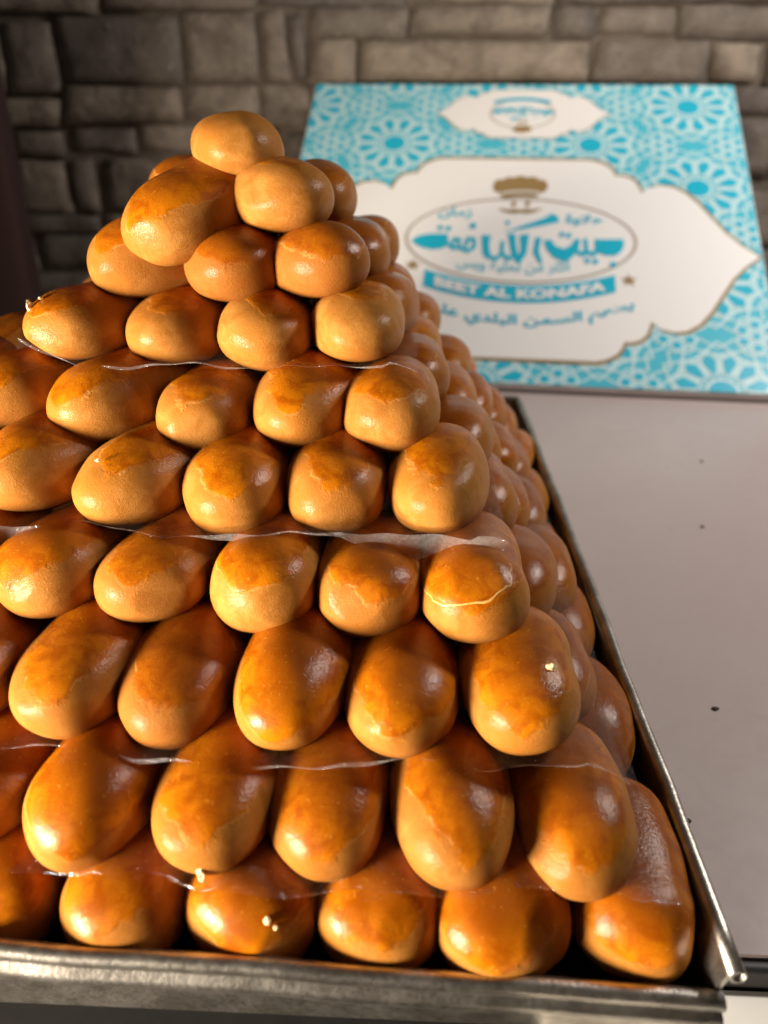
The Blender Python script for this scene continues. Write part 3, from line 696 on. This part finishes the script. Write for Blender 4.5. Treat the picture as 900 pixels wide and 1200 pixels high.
N = 24; xs = [-2.12 + 4.47 * i / N for i in range(N + 1)]
flat('banner', [[(xs[i], 2.33 + arc(xs[i])), (xs[i + 1], 2.33 + arc(xs[i + 1])), (xs[i + 1], 2.86 + arc(xs[i + 1])), (xs[i], 2.86 + arc(xs[i]))] for i in range(N)], M_print_cyan, 7)
FM = {'ا': (0xFE8D, 0xFE8E), 'د': (0xFEA9, 0xFEAA), 'ر': (0xFEAD, 0xFEAE), 'ز': (0xFEAF, 0xFEB0), 'و': (0xFEED, 0xFEEE), 'ة': (0xFE93, 0xFE94), '\u0001': (0xFEFB, 0xFEFC)}
for ch, b in {'ب': 0xFE8F, 'ت': 0xFE95, 'ح': 0xFEA1, 'س': 0xFEB1, 'ط': 0xFEC1, 'ع': 0xFEC9, 'ك': 0xFED9, 'ل': 0xFEDD, 'م': 0xFEE1, 'ن': 0xFEE5, 'ي': 0xFEF1, 'ث': 0xFE99}.items(): FM[ch] = (b, b + 1, b + 2, b + 3)
def shape(s):
    s = s.replace('لا', '\u0001'); out = []
    for i, c in enumerate(s):
        if c not in FM: out.append(c); continue
        pj = i > 0 and len(FM.get(s[i - 1], ())) == 4; nj = len(FM[c]) == 4 and i + 1 < len(s) and s[i + 1] in FM
        out.append(chr(FM[c][(3 if nj else 1) if pj else (2 if nj else 0)]))
    return ''.join(reversed(out))
def text(body, x0, x1, y, h, mat, lev, name, bend=0.0, bold=.02, rot=False, cx=None, base=None):
    cu = bpy.data.curves.new('t', 'FONT'); cu.body = body; cu.resolution_u = 3; cu.offset = bold
    o = bpy.data.objects.new('t', cu); COL.objects.link(o); bpy.context.view_layer.update()
    me = bpy.data.meshes.new_from_object(o.evaluated_get(bpy.context.evaluated_depsgraph_get()))
    bpy.data.objects.remove(o); n = len(me.vertices); a = np.empty(n * 3); me.vertices.foreach_get('co', a); a = a.reshape(-1, 3)
    mn, mx = a.min(0), a.max(0); X = (a[:, 0] - mn[0]) / (mx[0] - mn[0]); Y = (a[:, 1] - mn[1]) / (mx[1] - mn[1])
    X = x0 + (x1 - x0) * X; Y = y + h * Y + bend * (X - .14) ** 2
    if rot: X, Y = 2 * SX - X, 2 * SY - Y
    a = np.stack([X * S, Y * S, np.full(n, lev * LV * S)], 1); me.vertices.foreach_set('co', a.ravel()); me.update(); me.materials.clear()
    return obj(name, me, mat, carton)
text('BEET AL KONAFA', -1.86, 2.12, 2.44, .31, M_print_white, 9, 'banner_lettering', .085, .045)
text(shape('حلاوة'), 1.22, 2.12, 4.86, .42, M_print_cyan, 7, 'oval_lettering', 0, .025)
text(shape('زمان'), -1.92, -1.08, 5.02, .42, M_print_cyan, 7, 'oval_lettering', 0, .025)
text(shape('اكثر من تحلية وبس'), -1.36, 1.30, 3.20, .46, M_print_mid, 7, 'oval_lettering', .05, .012)
text(shape('بطعم السمن البلدي علي'), -2.0, 2.75, 1.52, .46, M_print_cyan, 7, 'lower_lettering', .085, .03)
# the small emblem is printed the other way up
sm = []
flat('small_oval_outline', ring(SX, SY - .02, .88, .62, .04, 40), M_print_taupe, 6)
flat('small_logo_lettering', [[(SX + (x - .11) * -.32, SY - .02 - (y - 4.4) * .36) for x, y in pl] for pl in L], M_print_cyan, 7)
flat('small_chef_emblem', [[(SX + (x - .11) * -.36, SY - .02 - (y - 4.4) * .36) for x, y in pl] for pl in H], M_print_gold, 8)
flat('small_banner', [[(SX + (x0_ - .14) * .34, SY + .52 - (x0_ - .14) ** 2 * .028), (SX + (x1_ - .14) * .34, SY + .52 - (x1_ - .14) ** 2 * .028), (SX + (x1_ - .14) * .34, SY + .66 - (x1_ - .14) ** 2 * .028), (SX + (x0_ - .14) * .34, SY + .66 - (x0_ - .14) ** 2 * .028)] for x0_, x1_ in zip(xs[:-1], xs[1:])], M_print_cyan, 7)

# ------------------------------------------------------------------ crumbs and specks
def lump(name, loc, r, mat, label, cat, seed, group=None, stretch=(1, 1, 1)):
    rg = random.Random(seed); bm = bmesh.new(); bmesh.ops.create_icosphere(bm, subdivisions=2, radius=1)
    for v in bm.verts:
        f = r * S * (1 + rg.uniform(-.35, .35)); v.co = Vector((v.co.x * f * stretch[0], v.co.y * f * stretch[1], v.co.z * f * stretch[2]))
    me = bpy.data.meshes.new(name); bm.to_mesh(me); bm.free(); o = obj(name, me, mat, None, W(*loc)); tag(o, label, cat, group); return o
CR = [((1.228, 5.235, -3.995), .040, 'pale crumb stuck on the front corner pastry of the third layer up', (1.3, 1, 1)),
      ((-4.02, 8.02, -1.66), .055, 'ragged pale crumb on the outer end of the slanted pastry above the lifted film corner', (.7, 1, 1.5)),
      ((-3.92, 8.08, -1.582), .030, 'small pale crumb on the upper edge of the slanted pastry above the lifted film corner', (1.2, 1, .7)),
      ((-0.978, 3.74, -5.27), .034, 'larger of two pale crumbs on a bottom layer pastry behind the front rim', (1, 1, 1.2)),
      ((-0.914, 3.726, -5.32), .020, 'smaller of two pale crumbs on a bottom layer pastry behind the front rim', (1, 1, 1)),
      ((-1.50, 3.94, -5.06), .055, 'yellow crumb hanging under a second layer pastry above the front rim', (.8, .8, 1.6)),
      ((-2.948, 6.615, -2.796), .026, 'tiny pale crumb on top of a slanting fifth layer pastry', (1.4, 1, .7))]
for i, (loc, r_, lab, st) in enumerate(CR): lump('crumb', loc, r_ * .8, M_crumb, lab, 'crumb', 40 + i, 'pale crumbs on the pastries', st)
for i, (x, y) in enumerate([(3.88, 7.64), (5.36, 12.65), (6.39, 15.83), (2.95, 5.85)]):
    lump('speck', (x, y, -6.385), .028 if i != 3 else .04, M_speck, ['tiny dark speck on the table halfway along the tray', 'tiny dark speck on the table beyond the first one', 'tiny faint speck on the table nearest the carton', 'dark crumb on the table touching the tray side'][i], 'speck', i, 'dark specks on the tabletop', (1.4, 1, .5))
